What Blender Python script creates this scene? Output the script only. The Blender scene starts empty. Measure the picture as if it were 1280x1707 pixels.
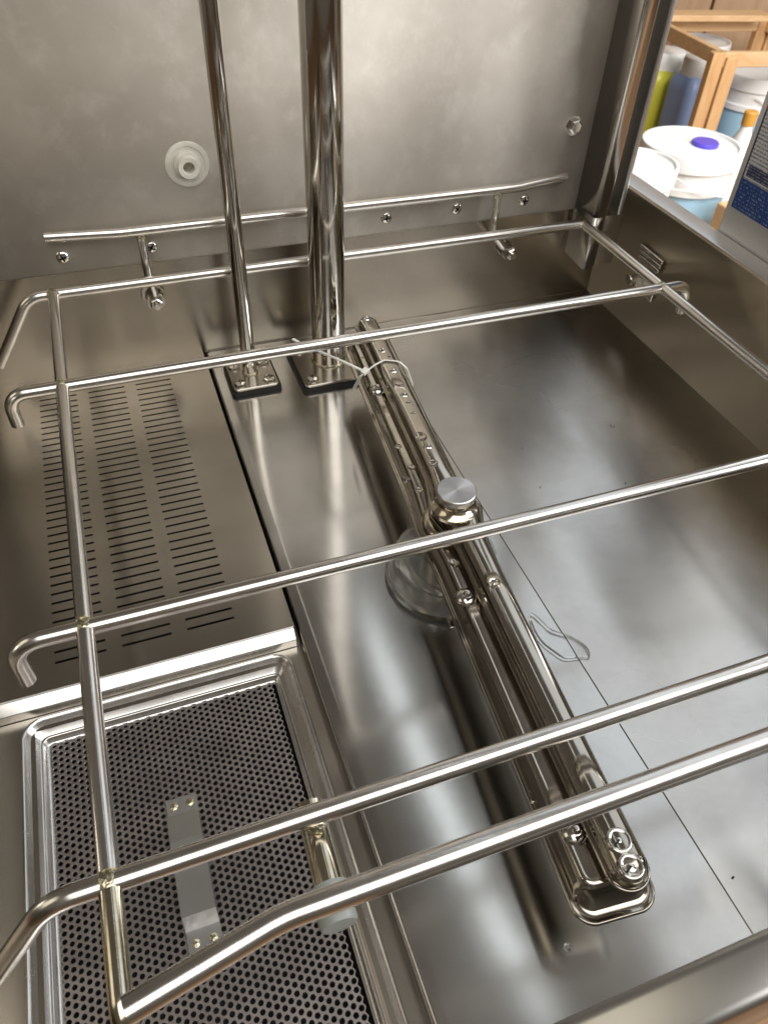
import bpy, bmesh, math, random
import numpy as np
from mathutils import Vector, Matrix
random.seed(7)
R = math.radians
scn = bpy.context.scene
COL = scn.collection

# ------------------------------------------------------------------ camera
CAM = Vector((0.0, 0.0, 0.432))
ROT = ((0.94091361, -0.3370652, 0.03268991),
       (-0.21667303, -0.67339067, -0.70682232),
       (0.26025829, 0.65797572, -0.70663539))      # rows: right, down, forward
FPX = 1243.92
cam_d = bpy.data.cameras.new('camera')
cam = bpy.data.objects.new('camera', cam_d); COL.objects.link(cam)
CR, CD, CF = [Vector(v) for v in ROT]
m = Matrix((CR, -CD, -CF)).transposed().to_4x4()
m.translation = CAM
cam.matrix_world = m
cam_d.sensor_fit = 'VERTICAL'; cam_d.sensor_height = 24.0
cam_d.lens = 24.0 * FPX / 1707.0
cam_d.clip_start = 0.01; cam_d.clip_end = 100
cam_d.dof.use_dof = True; cam_d.dof.focus_distance = 0.47; cam_d.dof.aperture_fstop = 12.5
scn.camera = cam

def ray(px, py):
    return CR * ((px - 640) / FPX) + CD * ((py - 853.5) / FPX) + CF
def at(px, py, axis, v):
    d = ray(px, py); i = 'xyz'.index(axis)
    return CAM + d * ((v - CAM[i]) / d[i])
def atd(px, py, d):
    return CAM + ray(px, py) * d

# ------------------------------------------------------------------ world and lamps
w = bpy.data.worlds.new('World'); scn.world = w; w.use_nodes = True
bg = w.node_tree.nodes['Background']
bg.inputs[0].default_value = (0.39, 0.34, 0.28, 1); bg.inputs[1].default_value = 0.28

def area(name, loc, target, sx, sy, power, color):
    d = bpy.data.lights.new(name, 'AREA'); d.shape = 'RECTANGLE'; d.size = sx; d.size_y = sy
    d.energy = power; d.color = color
    o = bpy.data.objects.new(name, d); COL.objects.link(o)
    o.location = loc
    o.rotation_euler = (Vector(target) - Vector(loc)).to_track_quat('-Z', 'Y').to_euler()
    return o
area('tube_light', (0.65, 1.05, 2.1), (0.65, 1.05, 0), 0.08, 1.5, 0.85, (0.90, 0.97, 1.0))
area('ceiling_light', (2.32, 2.35, 2.3), (2.32, 2.35, 0), 2.15, 4.3, 29, (0.87, 0.94, 1.0))
area('window_light', (2.9, -0.9, 1.0), (1.4, 1.7, -0.2), 1.6, 1.6, 80, (0.97, 0.98, 1.0))
area('bucket_fill_light', (1.65, 0.88, 0.8), (1.7, 2.1, -0.4), 0.5, 0.5, 22, (1.0, 0.98, 0.95))  # fill lamp added to brighten the buckets, no real source there
area('left_light', (-1.7, 0.3, 1.3), (0.1, 0.3, 0.1), 1.0, 0.9, 3.2, (1.0, 0.90, 0.70))
area('room_light', (0.6, -1.0, 2.3), (0.3, 0.5, 0.1), 3.2, 2.0, 60, (1.0, 0.97, 0.93))

vs = scn.view_settings
vs.view_transform = 'Standard'; vs.look = 'None'; vs.exposure = 0.0; vs.gamma = 1.0
vs.use_curve_mapping = False

# ------------------------------------------------------------------ materials
def newmat(name):
    mt = bpy.data.materials.new(name); mt.use_nodes = True
    nt = mt.node_tree; b = nt.nodes['Principled BSDF']
    return mt, nt, b
def node(nt, t, **kw):
    n = nt.nodes.new(t)
    for k, v in kw.items(): setattr(n, k, v)
    return n
def noise(nt, scale, detail=4, rough=0.55, sx=(1, 1, 1), dist=0.0):
    tc = node(nt, 'ShaderNodeTexCoord'); mp = node(nt, 'ShaderNodeMapping')
    mp.inputs['Scale'].default_value = sx
    nt.links.new(tc.outputs['Object'], mp.inputs['Vector'])
    n = node(nt, 'ShaderNodeTexNoise'); n.inputs['Scale'].default_value = scale
    n.inputs['Detail'].default_value = detail; n.inputs['Roughness'].default_value = rough
    n.inputs['Distortion'].default_value = dist
    nt.links.new(mp.outputs['Vector'], n.inputs['Vector'])
    return n
def ramp(nt, src, stops):
    r = node(nt, 'ShaderNodeValToRGB')
    els = r.color_ramp.elements
    while len(els) < len(stops): els.new(0.5)
    for e, (p, c) in zip(els, stops):
        e.position = p; e.color = c if len(c) == 4 else (*c, 1)
    nt.links.new(src, r.inputs[0]); return r
def g(v): return (v, v, v, 1)

def steel(name, c1, c2, rlo, rhi, scale=12, brush=None, brush_amt=0.05, aniso=0.0, tangent=None,
          mott=(0.35, 0.65), bump_scale=None, bump_amt=0.0, spots=None, det=6):
    mt, nt, b = newmat(name)
    b.inputs['Metallic'].default_value = 1.0
    n1 = noise(nt, scale, det, 0.6)
    cr = ramp(nt, n1.outputs['Fac'], [(mott[0], c1), (mott[1], c2)])
    col = cr.outputs['Color']
    if spots:
        n3 = noise(nt, spots[0], 6, 0.72, dist=0.15)
        sr = ramp(nt, n3.outputs['Fac'], [(spots[1], g(0)), (spots[2], g(1))])
        mx = node(nt, 'ShaderNodeMix', data_type='RGBA')
        nt.links.new(sr.outputs['Color'], mx.inputs[0]); nt.links.new(col, mx.inputs[6])
        mx.inputs[7].default_value = (*spots[3], 1)
        col = mx.outputs[2]
    nt.links.new(col, b.inputs['Base Color'])
    n2 = noise(nt, scale * 1.7, min(5, det), 0.6)
    rr = ramp(nt, n2.outputs['Fac'], [(0.15, g(rlo)), (0.85, g(rhi))])
    nt.links.new(rr.outputs['Color'], b.inputs['Roughness'])
    h = None
    if brush:
        nb = noise(nt, 1.0, 3, 0.6, sx=brush); h = nb.outputs['Fac']
        bp = node(nt, 'ShaderNodeBump'); bp.inputs['Strength'].default_value = brush_amt
        bp.inputs['Distance'].default_value = 0.001
        nt.links.new(h, bp.inputs['Height']); nrm = bp.outputs['Normal']
    else: nrm = None
    if bump_scale:
        nb2 = noise(nt, bump_scale, 2, 0.4)
        b2 = node(nt, 'ShaderNodeBump'); b2.inputs['Strength'].default_value = 1.0
        b2.inputs['Distance'].default_value = bump_amt
        nt.links.new(nb2.outputs['Fac'], b2.inputs['Height'])
        if nrm: nt.links.new(nrm, b2.inputs['Normal'])
        nrm = b2.outputs['Normal']
    if nrm: nt.links.new(nrm, b.inputs['Normal'])
    if aniso:
        b.inputs['Anisotropic'].default_value = aniso
        cv = node(nt, 'ShaderNodeCombineXYZ')
        for i in range(3): cv.inputs[i].default_value = tangent[i]
        nt.links.new(cv.outputs[0], b.inputs['Tangent'])
    return mt

def plain(name, col, rough=0.5, metal=0.0, trans=0.0, ior=1.45, sss=0.0, nscale=None, namt=0.12):
    mt, nt, b = newmat(name)
    b.inputs['Base Color'].default_value = (*col, 1); b.inputs['Roughness'].default_value = rough
    b.inputs['Metallic'].default_value = metal; b.inputs['Transmission Weight'].default_value = trans
    b.inputs['IOR'].default_value = ior
    if nscale:
        n = noise(nt, nscale, 5, 0.6)
        a = tuple(max(0, c * (1 - namt)) for c in col); z = tuple(min(1, c * (1 + namt)) for c in col)
        cr = ramp(nt, n.outputs['Fac'], [(0.3, a), (0.7, z)])
        nt.links.new(cr.outputs['Color'], b.inputs['Base Color'])
    return mt

M = {}
M['floor'] = steel('floor_steel', (0.55, 0.545, 0.53), (0.59, 0.585, 0.57), 0.155, 0.185, 4, aniso=0.78, tangent=(0, 1, 0), det=1, mott=(0.1, 0.9), spots=(16, 0.42, 0.90, (0.46, 0.45, 0.43)))
M['floor_r'] = steel('right_floor_steel', (0.55, 0.545, 0.53), (0.59, 0.585, 0.57), 0.24, 0.29, 5, aniso=0.82, tangent=(0, 1, 0), det=1, mott=(0.1, 0.9), spots=(16, 0.42, 0.90, (0.44, 0.43, 0.41)))
M['wall'] = steel('dull_steel', (0.60, 0.56, 0.50), (0.69, 0.65, 0.59), 0.60, 0.70, 14, aniso=0.15, tangent=(0, 0, 1),  # room's warm light tint is carried in this steel colour
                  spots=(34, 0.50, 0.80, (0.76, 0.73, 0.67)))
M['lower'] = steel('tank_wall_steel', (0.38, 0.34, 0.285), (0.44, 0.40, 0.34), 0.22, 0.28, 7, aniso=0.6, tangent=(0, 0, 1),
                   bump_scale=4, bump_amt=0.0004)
M['right'] = steel('right_wall_steel', (0.56, 0.48, 0.36), (0.62, 0.54, 0.42), 0.28, 0.36, 7, aniso=0.5, tangent=(0, 0, 1),  # brown of the reflected wood put into the base colour
                   bump_scale=4, bump_amt=0.0004)
M['post'] = steel('post_steel', (0.52, 0.49, 0.45), (0.58, 0.55, 0.51), 0.22, 0.28, 7)
M['cover'] = steel('cover_steel', (0.40, 0.37, 0.32), (0.47, 0.44, 0.39), 0.20, 0.25, 8, aniso=0.7, tangent=(0, 1, 0),  # warm cast of the room light put into the base colour
                   bump_scale=4, bump_amt=0.0006)
M['lip'] = steel('lip_steel', (0.66, 0.66, 0.65), (0.72, 0.72, 0.71), 0.30, 0.38, 8)  # paler steel copy, light caught by lips and edges put into the colour
M['rod'] = steel('rod_steel', (0.70, 0.67, 0.63), (0.77, 0.745, 0.71), 0.18, 0.26, 60, bump_scale=40, bump_amt=0.00008)
M['polish'] = steel('polished_steel', (0.60, 0.57, 0.52), (0.70, 0.67, 0.62), 0.06, 0.14, 30, bump_scale=20, bump_amt=0.00015)
M['arm'] = steel('arm_steel', (0.44, 0.405, 0.35), (0.52, 0.485, 0.43), 0.07, 0.16, 25, bump_scale=25, bump_amt=0.00025)
M['tray'] = steel('tray_steel', (0.42, 0.38, 0.37), (0.50, 0.46, 0.44), 0.34, 0.44, 40)
M['rim'] = steel('rim_steel', (0.72, 0.71, 0.69), (0.78, 0.77, 0.75), 0.2, 0.3, 40)
M['screw'] = steel('screw_steel', (0.62, 0.59, 0.54), (0.74, 0.71, 0.66), 0.10, 0.2, 300)
M['weld'] = steel('weld_steel', (0.50, 0.46, 0.28), (0.66, 0.62, 0.50), 0.2, 0.35, 300, bump_scale=500, bump_amt=0.0008)
M['tint'] = steel('heat_tinted_steel', (0.55, 0.48, 0.34), (0.68, 0.63, 0.52), 0.10, 0.2, 80)
M['sump_shade'] = plain('shaded_sump', (0.06, 0.055, 0.05), 0.6, nscale=20, namt=0.3)  # dark base colour stands in for the shade inside the sump
M['dark'] = plain('dark_gap', (0.012, 0.011, 0.010), 0.7)
M['rubber'] = plain('black_rubber', (0.015, 0.014, 0.013), 0.55)
M['nylon'] = plain('white_nylon', (0.72, 0.70, 0.62), 0.4, trans=0.0, nscale=60)
M['clear'] = plain('clear_plastic', (0.95, 0.96, 0.95), 0.08, trans=0.93, ior=1.4)
M['tie'] = plain('tie_nylon', (0.78, 0.77, 0.72), 0.4)
M['water'] = plain('water', (1, 1, 1), 0.0, trans=1.0, ior=1.33)
M['foot'] = plain('grey_plastic', (0.30, 0.32, 0.30), 0.4)

# knob top: turned concentric steel
mt, nt, b = newmat('turned_steel'); b.inputs['Metallic'].default_value = 1; b.inputs['Base Color'].default_value = (0.55, 0.53, 0.52, 1)
b.inputs['Roughness'].default_value = 0.24; b.inputs['Anisotropic'].default_value = 0.97
tg = node(nt, 'ShaderNodeTangent', direction_type='RADIAL', axis='Z'); nt.links.new(tg.outputs[0], b.inputs['Tangent'])
M['turned'] = mt

def wood(name, a, c, sx):
    mt, nt, b = newmat(name); b.inputs['Roughness'].default_value = 0.6
    n = noise(nt, 6, 6, 0.65, sx=sx, dist=0.6)
    cr = ramp(nt, n.outputs['Fac'], [(0.3, a), (0.7, c)])
    nt.links.new(cr.outputs['Color'], b.inputs['Base Color'])
    return mt
M['pine_z'] = wood('pine_upright', (0.50, 0.27, 0.11), (0.68, 0.42, 0.20), (6, 6, 0.8))
M['pine_x'] = wood('pine_rail', (0.56, 0.33, 0.15), (0.72, 0.48, 0.26), (0.8, 6, 6))
M['panel_wood'] = wood('wall_board', (0.40, 0.25, 0.14), (0.50, 0.33, 0.20), (5, 5, 0.6))
M['white'] = plain('white_plastic', (0.80, 0.80, 0.78), 0.4, nscale=9, namt=0.04)
M['blue_liquid'] = plain('pale_blue_plastic', (0.36, 0.58, 0.74), 0.35, nscale=6, namt=0.06)
M['blue2'] = plain('slate_blue_plastic', (0.24, 0.32, 0.52), 0.35, nscale=6, namt=0.08)
M['yellow'] = plain('chartreuse_plastic', (0.55, 0.52, 0.06), 0.35, nscale=6, namt=0.08)
M['grey_lid'] = plain('cloudy_plastic', (0.55, 0.53, 0.50), 0.4)
M['cap'] = plain('violet_cap', (0.10, 0.07, 0.55), 0.35)
M['amber'] = plain('amber_plastic', (0.60, 0.30, 0.05), 0.4)
M['ground'] = plain('ground_floor', (0.30, 0.17, 0.08), 0.6, nscale=5, namt=0.3)
M['side'] = steel('side_panel_steel', (0.70, 0.70, 0.70), (0.76, 0.76, 0.76), 0.40, 0.48, 6)
M['blue_print'] = plain('blue_print', (0.012, 0.05, 0.22), 0.35)
M['navy_print'] = plain('navy_print', (0.02, 0.03, 0.09), 0.35)
M['red_print'] = plain('red_print', (0.5, 0.05, 0.08), 0.35)

# label paper with rows of small print
def print_mat(name, paper, ink, rows, thr):
    mt, nt, b = newmat(name); b.inputs['Roughness'].default_value = 0.35
    tc = node(nt, 'ShaderNodeTexCoord'); sp = node(nt, 'ShaderNodeSeparateXYZ')
    nt.links.new(tc.outputs['Object'], sp.inputs[0])
    mu = node(nt, 'ShaderNodeMath', operation='MULTIPLY'); mu.inputs[1].default_value = rows
    nt.links.new(sp.outputs['Z'], mu.inputs[0])
    fr = node(nt, 'ShaderNodeMath', operation='FRACT'); nt.links.new(mu.outputs[0], fr.inputs[0])
    gt = node(nt, 'ShaderNodeMath', operation='GREATER_THAN'); gt.inputs[1].default_value = 0.52
    nt.links.new(fr.outputs[0], gt.inputs[0])
    n = noise(nt, 1.0, 2, 0.5, sx=(1, 900, rows * 1.3))
    g2 = node(nt, 'ShaderNodeMath', operation='GREATER_THAN'); g2.inputs[1].default_value = thr
    nt.links.new(n.outputs['Fac'], g2.inputs[0])
    ml = node(nt, 'ShaderNodeMath', operation='MULTIPLY')
    nt.links.new(gt.outputs[0], ml.inputs[0]); nt.links.new(g2.outputs[0], ml.inputs[1])
    mx = node(nt, 'ShaderNodeMix', data_type='RGBA'); nt.links.new(ml.outputs[0], mx.inputs[0])
    mx.inputs[6].default_value = (*paper, 1); mx.inputs[7].default_value = (*ink, 1)
    nt.links.new(mx.outputs[2], b.inputs['Base Color'])
    return mt
M['paper'] = print_mat('printed_paper', (0.62, 0.62, 0.63), (0.22, 0.23, 0.26), 330, 0.45)
M['blue_text'] = print_mat('blue_printed', (0.012, 0.05, 0.22), (0.25, 0.32, 0.50), 330, 0.56)
M['navy_text'] = print_mat('navy_printed', (0.025, 0.03, 0.08), (0.22, 0.24, 0.32), 420, 0.5)

# ------------------------------------------------------------------ mesh helpers
class MB:
    def __init__(s): s.v = []; s.f = []
    def add(s, v, f):
        o = len(s.v); s.v += [tuple(p) for p in v]; s.f += [tuple(i + o for i in q) for q in f]
    def box(s, lo, hi):
        (a, b, c), (d, e, f) = lo, hi
        s.add([(a,b,c),(d,b,c),(d,e,c),(a,e,c),(a,b,f),(d,b,f),(d,e,f),(a,e,f)],
              [(0,3,2,1),(4,5,6,7),(0,1,5,4),(1,2,6,5),(2,3,7,6),(3,0,4,7)])
    def bar(s, p, q, wd, th, up=(0,0,1)):
        p, q = Vector(p), Vector(q); d = (q - p).normalized(); u = Vector(up)
        sd = d.cross(u).normalized() * wd / 2; u = sd.cross(d).normalized() * th / 2
        v = [p-sd-u, p+sd-u, p+sd+u, p-sd+u, q-sd-u, q+sd-u, q+sd+u, q-sd+u]
        s.add(v, [(0,3,2,1),(4,5,6,7),(0,1,5,4),(1,2,6,5),(2,3,7,6),(3,0,4,7)])
    def tube(s, pts, r, n=16, cap=True):
        pts = [Vector(p) for p in pts]; rs = r if isinstance(r, (list, tuple)) else [r] * len(pts)
        t0 = (pts[1] - pts[0]).normalized()
        ref = Vector((0, 0, 1)) if abs(t0.z) < 0.9 else Vector((1, 0, 0))
        u = t0.cross(ref).normalized(); rings = []; prev = t0
        for i, p in enumerate(pts):
            if i == 0: t = t0
            elif i == len(pts) - 1: t = (pts[i] - pts[i-1]).normalized()
            else: t = ((pts[i+1]-pts[i]).normalized() + (pts[i]-pts[i-1]).normalized()).normalized()
            u = (prev.rotation_difference(t) @ u); u = (u - t * u.dot(t)).normalized(); prev = t
            vv = t.cross(u)
            rings.append([p + (u*math.cos(2*math.pi*k/n) + vv*math.sin(2*math.pi*k/n)) * rs[i] for k in range(n)])
        v = [q for rg in rings for q in rg]; f = []
        for i in range(len(rings)-1):
            for k in range(n):
                a = i*n+k; b = i*n+(k+1) % n
                f.append((a, b, b+n, a+n))
        if cap: f.append(tuple(range(n-1, -1, -1))); f.append(tuple((len(rings)-1)*n+k for k in range(n)))
        s.add(v, f)
    def lathe(s, prof, n=24, mat=None):
        v = []; f = []; idx = []
        for (r, z) in prof:
            if r < 1e-7: idx.append([len(v)]); v.append(Vector((0, 0, z)))
            else:
                idx.append(list(range(len(v), len(v)+n)))
                v += [Vector((r*math.cos(2*math.pi*k/n), r*math.sin(2*math.pi*k/n), z)) for k in range(n)]
        for a, b in zip(idx, idx[1:]):
            for k in range(n):
                k2 = (k+1) % n
                if len(a) == 1 and len(b) == 1: continue
                if len(a) == 1: f.append((a[0], b[k2], b[k]))
                elif len(b) == 1: f.append((a[k], a[k2], b[0]))
                else: f.append((a[k], a[k2], b[k2], b[k]))
        if mat: v = [mat @ p for p in v]
        s.add(v, f)
    def rings(s, loops, cap0=True, cap1=True):
        n = len(loops[0]); v = [p for l in loops for p in l]; f = []
        for i in range(len(loops)-1):
            for k in range(n):
                a = i*n+k; b = i*n+(k+1) % n
                f.append((a, b, b+n, a+n))
        if cap0: f.append(tuple(range(n-1, -1, -1)))
        if cap1: f.append(tuple((len(loops)-1)*n+k for k in range(n)))
        s.add(v, f)
    def mesh(s, name, mat, smooth=True, ang=35):
        me = bpy.data.meshes.new(name); me.from_pydata([tuple(p) for p in s.v], [], s.f); me.update()
        bm = bmesh.new(); bm.from_mesh(me); bmesh.ops.recalc_face_normals(bm, faces=bm.faces); bm.to_mesh(me); bm.free()
        if mat: me.materials.append(M[mat] if isinstance(mat, str) else mat)
        if smooth:
            me.polygons.foreach_set('use_smooth', [True]*len(me.polygons)); me.set_sharp_from_angle(angle=R(ang))
        return me
    def build(s, name, mat, parent=None, smooth=True, ang=35, bevel=0, solid=0, loc=None):
        o = bpy.data.objects.new(name, s.mesh(name, mat, smooth, ang)); COL.objects.link(o)
        if solid:
            md = o.modifiers.new('thickness', 'SOLIDIFY'); md.thickness = solid; md.offset = -1
        if bevel:
            md = o.modifiers.new('edge', 'BEVEL'); md.width = bevel; md.segments = 2; md.limit_method = 'ANGLE'; md.angle_limit = R(40)
            md.harden_normals = False
        if parent:
            o.parent = parent
            if parent.type == 'EMPTY': o.matrix_parent_inverse = Matrix.Translation(parent.location).inverted()
        return o
def empty(name, loc):
    o = bpy.data.objects.new(name, None); COL.objects.link(o); o.location = loc; o.empty_display_size = 0.02
    return o
def tag(o, label=None, cat=None, group=None, kind=None):
    if label: o['label'] = label
    if cat: o['category'] = cat
    if group: o['group'] = group
    if kind: o['kind'] = kind
    return o
def rnd(pts, rad, n=6):
    """round the corners of a polyline"""
    pts = [Vector(p) for p in pts]; out = [pts[0]]
    for i in range(1, len(pts)-1):
        a, b, c = pts[i-1], pts[i], pts[i+1]
        d1 = (a-b).normalized(); d2 = (c-b).normalized()
        th = d1.angle(d2); 
        if th > math.pi - 0.02: out.append(b); continue
        k = min(rad / math.tan(th/2), (a-b).length*0.49, (c-b).length*0.49)
        p0, p1 = b + d1*k, b + d2*k
        rr = k * math.tan(th/2)
        cen = b + (d1+d2).normalized() * (rr / math.sin(th/2))
        u, v = p0-cen, p1-cen; ang = u.angle(v)
        for j in range(n+1):
            t = j/n
            out.append(cen + (u*math.sin((1-t)*ang) + v*math.sin(t*ang)) / math.sin(ang))
    out.append(pts[-1]); return out
def extrude(prof, axis, a, b):
    """prof: list of 2d points (the two other axes in order); open ribbon extruded from a to b along axis"""
    def mk(p, t):
        if axis == 'x': return Vector((t, p[0], p[1]))
        if axis == 'y': return Vector((p[0], t, p[1]))
        return Vector((p[0], p[1], t))
    m_ = MB(); n = len(prof)
    m_.add([mk(p, a) for p in prof] + [mk(p, b) for p in prof], [(i, i+1, n+i+1, n+i) for i in range(n-1)])
    return m_
def r2(pts, rad, n=5):
    return [(p.x, p.y) for p in rnd([Vector((a, b, 0)) for a, b in pts], rad, n)]
def to_mat(loc, nrm, spin=0):
    q = Vector((0, 0, 1)).rotation_difference(Vector(nrm).normalized())
    return Matrix.Translation(Vector(loc)) @ q.to_matrix().to_4x4() @ Matrix.Rotation(spin, 4, 'Z')

# ------------------------------------------------------------------ the tank (setting)
YB, YP, XR, YF = 0.680, 0.674, 0.513, 0.031
XS, XL, ZL, ZT = 0.0625, -0.165, -0.014, 0.133

# floor sheet: gently dished, left edge folded down to the ledge
fl = MB()
xs = [XS] + [XS + 0.003*(1-math.cos(R(a))) for a in (30, 60, 90)]
zs_edge = {0: -0.003 - 0.011, }
NX, NY = 46, 60
def dish(x, y):
    u = (x-0.29)/0.22; v = (y-0.355)/0.32
    return 0.0005*math.sin(9*x+2.0)*math.sin(7*y+0.4) + 0.0006*math.exp(-((x-0.16)/0.05)**2 - ((y-0.03)/0.07)**2) + 0.0004*math.exp(-((x-0.16)/0.05)**2 - ((y-0.46)/0.12)**2)
gx = [XS + (XR - XS) * i / NX for i in range(NX+1)]
gy = [YF - 0.012 + (YB - YF + 0.012) * j / NY for j in range(NY+1)]
fv = []; ff = []
edge = [(XS, ZL), (XS, -0.0035), (XS+0.0008, -0.0012), (XS+0.0028, -0.0002)]
cols = [(x, z, True) for x, z in edge] + [(x, 0, False) for x in gx[1:]]
for j, y in enumerate(gy):
    for (x, z, e) in cols:
        fade = min(1, (x - XS)/0.05, (XR-x)/0.04, (YB-y)/0.04)
        fv.append((x, y, z if e else dish(x, y)*max(0, fade)))
nc = len(cols)
for j in range(NY):
    for i in range(nc-1):
        ff.append((j*nc+i, j*nc+i+1, (j+1)*nc+i+1, (j+1)*nc+i))
fl.add(fv, ff)
tank_floor = fl.build('tank_floor', 'floor', smooth=True, ang=60)
tag(tank_floor, 'brushed steel tank floor under the spray arms', kind='structure')
# raised plate under the hub, its right edge is the thin seam
hp = MB(); XE = 0.2385
pv = []; pf = []; pcol = [XE, XE+0.0003] + [XE + (XR-XE)*i/40 for i in range(1, 41)]
for y in gy:
    for i, x in enumerate(pcol):
        fade = max(0, min(1, (x-XS)/0.05, (XR-x)/0.04, (YB-y)/0.04))
        z = dish(x, y)*fade + 0.0009 + (0.00032*math.sin(2*math.pi*(x-0.262)/0.082)+0.0003)*min(1, max(0, (x-XE)/0.02), (XR-x)/0.04)
        pv.append((x, y, z - (0.0016 if i == 0 else 0)))
npc = len(pcol)
for j in range(NY):
    for i in range(npc-1): pf.append((j*npc+i, j*npc+i+1, (j+1)*npc+i+1, (j+1)*npc+i))
hp.add(pv, pf); hp.build('floor_sheet', 'floor_r', tank_floor, ang=60)
# small bright rivet / drip marks on the floor
for (px, py) in ((946, 1578), (1020, 710)):
    p = at(px, py, 'z', 0.001); d_ = MB(); d_.lathe([(0.0, 0.0016), (0.0014, 0.0012), (0.0021, 0), (0.0022, -0.002)], 14, Matrix.Translation(p))
    d_.build('drip', 'water', tank_floor)

for q in ((812, 562), (924, 553), (900, 812), (1042, 805), (870, 746), (1222, 1462)):
    c = at(q[0], q[1], 'z', 0.0018); t = MB(); t.lathe([(0, .0004), (.0004, .0003), (.0006, -.0008)], 8, Matrix.Translation(c)); t.build('speck', 'dark', tank_floor)
# ledge under cover and tray, sump below
lg = MB()
def frame_xy(mb, xo, yo, xi, yi, z):
    (x0, x1), (y0, y1), (a0, a1), (b0, b1) = xo, yo, xi, yi
    v = [(x0,y0,z),(x1,y0,z),(x1,y1,z),(x0,y1,z),(a0,b0,z),(a1,b0,z),(a1,b1,z),(a0,b1,z)]
    mb.add(v, [(0,1,5,4),(1,2,6,5),(2,3,7,6),(3,0,4,7)])
TX0, TX1, TY0, TY1 = -0.1245, 0.0533, 0.012, 0.3035
frame_xy(lg, (XL, XS), (0.0, 0.328), (TX0+0.008, TX1-0.008), (TY0+0.008, TY1-0.008), ZL)
tag(lg.build('tray_ledge', 'cover', smooth=False), 'dull steel ledge around the perforated strainer tray', kind='structure')
sp = MB(); zb = -0.16
sp.add([(XL,0,ZL-.001),(XS+.02,0,ZL-.001),(XS+.02,YB,ZL-.001),(XL,YB,ZL-.001),(XL,0,zb),(XS+.02,0,zb),(XS+.02,YB,zb),(XL,YB,zb)],
       [(4,5,6,7),(0,1,5,4),(1,2,6,5),(2,3,7,6),(3,0,4,7)])
tag(sp.build('sump', 'sump_shade', smooth=False), 'dark sump below the slotted cover and the tray', kind='structure')

# lower back wall
bw = extrude([(YB, -0.02), (YB, 0.16)], 'x', XL, XR+0.004)
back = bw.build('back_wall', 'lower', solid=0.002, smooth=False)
tag(back, 'lower brown grey steel back wall of the tank', kind='structure')
seal = MB(); seal.tube([(XS, YB-0.0012, 0.0006), (0.28, YB-0.0012, 0.0008), (0.40, YB-0.0016, 0.0010), (XR-0.003, YB-0.0012, 0.0008)], 0.0016, 8)
seal.build('seam_bead', 'lower', back)
def smudge(parent, pts, axis, mat='dark'):
    for (px, py, rx, ry) in pts:
        if axis == 'y': c = at(px, py, 'y', YB-0.0004)
        else: c = at(px, py, 'z', 0.0016)
        n = 12; v = []
        for k in range(n):
            a = 2*math.pi*k/n; r_ = random.uniform(.6, 1.1)
            d = Vector((math.cos(a)*rx*r_, 0, math.sin(a)*ry*r_)) if axis == 'y' else Vector((math.cos(a)*rx*r_, math.sin(a)*ry*r_, 0))
            v.append(c + d)
        t = MB(); off = Vector((0, -0.0002, 0)) if axis == 'y' else Vector((0, 0, 0.0002))
        t.rings([v, [c + (p_-c)*.8 + off for p_ in v]]); t.build('smudge', mat, parent, smooth=False)
smudge(back, [(160, 575, .0055, .0007), (176, 572, .0045, .0006), (183, 576, .0050, .0009), (179, 566, .0025, .0005), (219, 577, .0014, .0011), (55, 582, .0016, .0008), (331, 556, .0006, .0018)], 'y')
# upper back panel
up = extrude(r2([(YP+0.008, 0.1052), (YP, 0.1052), (YP, 0.345)], 0.0015), 'x', -0.17, 0.520)
upper = up.build('upper_back_panel', 'wall', solid=0.0015, smooth=True, ang=30)
tag(upper, 'mottled dull steel panel forming the upper back wall', kind='structure')

def pan_screw(parent, x, z, r=0.0064, spin=0.3):
    Mx = to_mat((x, YP, z), (0, -1, 0), spin)
    s_ = MB(); s_.lathe([(0, 0.0036), (r*0.35, 0.0035), (r*0.68, 0.0029), (r*0.9, 0.0017), (r, 0.0004), (r, -0.002)], 24, Mx)
    o = s_.build('screw', 'screw', parent)
    c = MB()
    for a in (0, math.pi/2):
        k = MB(); k.box((-r*0.5, -r*0.12, 0.0028), (r*0.5, r*0.12, 0.0038))
        c.add([Mx @ Matrix.Rotation(a, 4, 'Z') @ Vector(q) for q in k.v], k.f)
    c.build('cross_recess', 'dark', o, smooth=False)
for i, (px, py) in enumerate([(105, 428), (252, 411), (643, 362), (760, 347), (872, 333)]):
    p = at(px, py, 'y', YP); pan_screw(upper, p.x, p.z, spin=0.3+i*0.7)
def hex_bolt(parent, loc, nrm, r=0.006, spin=0.2, washer=0.010, h=0.005, mat='screw'):
    Mx = to_mat(loc, nrm, spin)
    wv = MB(); wv.lathe([(0, 0.0016), (washer*0.97, 0.0016), (washer, 0.0011), (washer, -0.001)], 28, Mx)
    o = wv.build('bolt', mat, parent)
    hx = MB(); hx.lathe([(0, h+0.0016), (r*0.8, h+0.0016), (r, h+0.0008), (r, 0.001)], 6, Mx)
    hx.build('bolt_head', mat, o, ang=20)
    return o
p = at(955, 209, 'y', YP); hex_bolt(upper, (p.x, YP, p.z), (0, -1, 0), 0.0068, 0.2, 0.0092, 0.005)
p = at(980, 338, 'y', YP); hex_bolt(upper, (p.x, YP, p.z), (0, -1, 0), 0.006, 0.5, 0.0088, 0.004)

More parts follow.
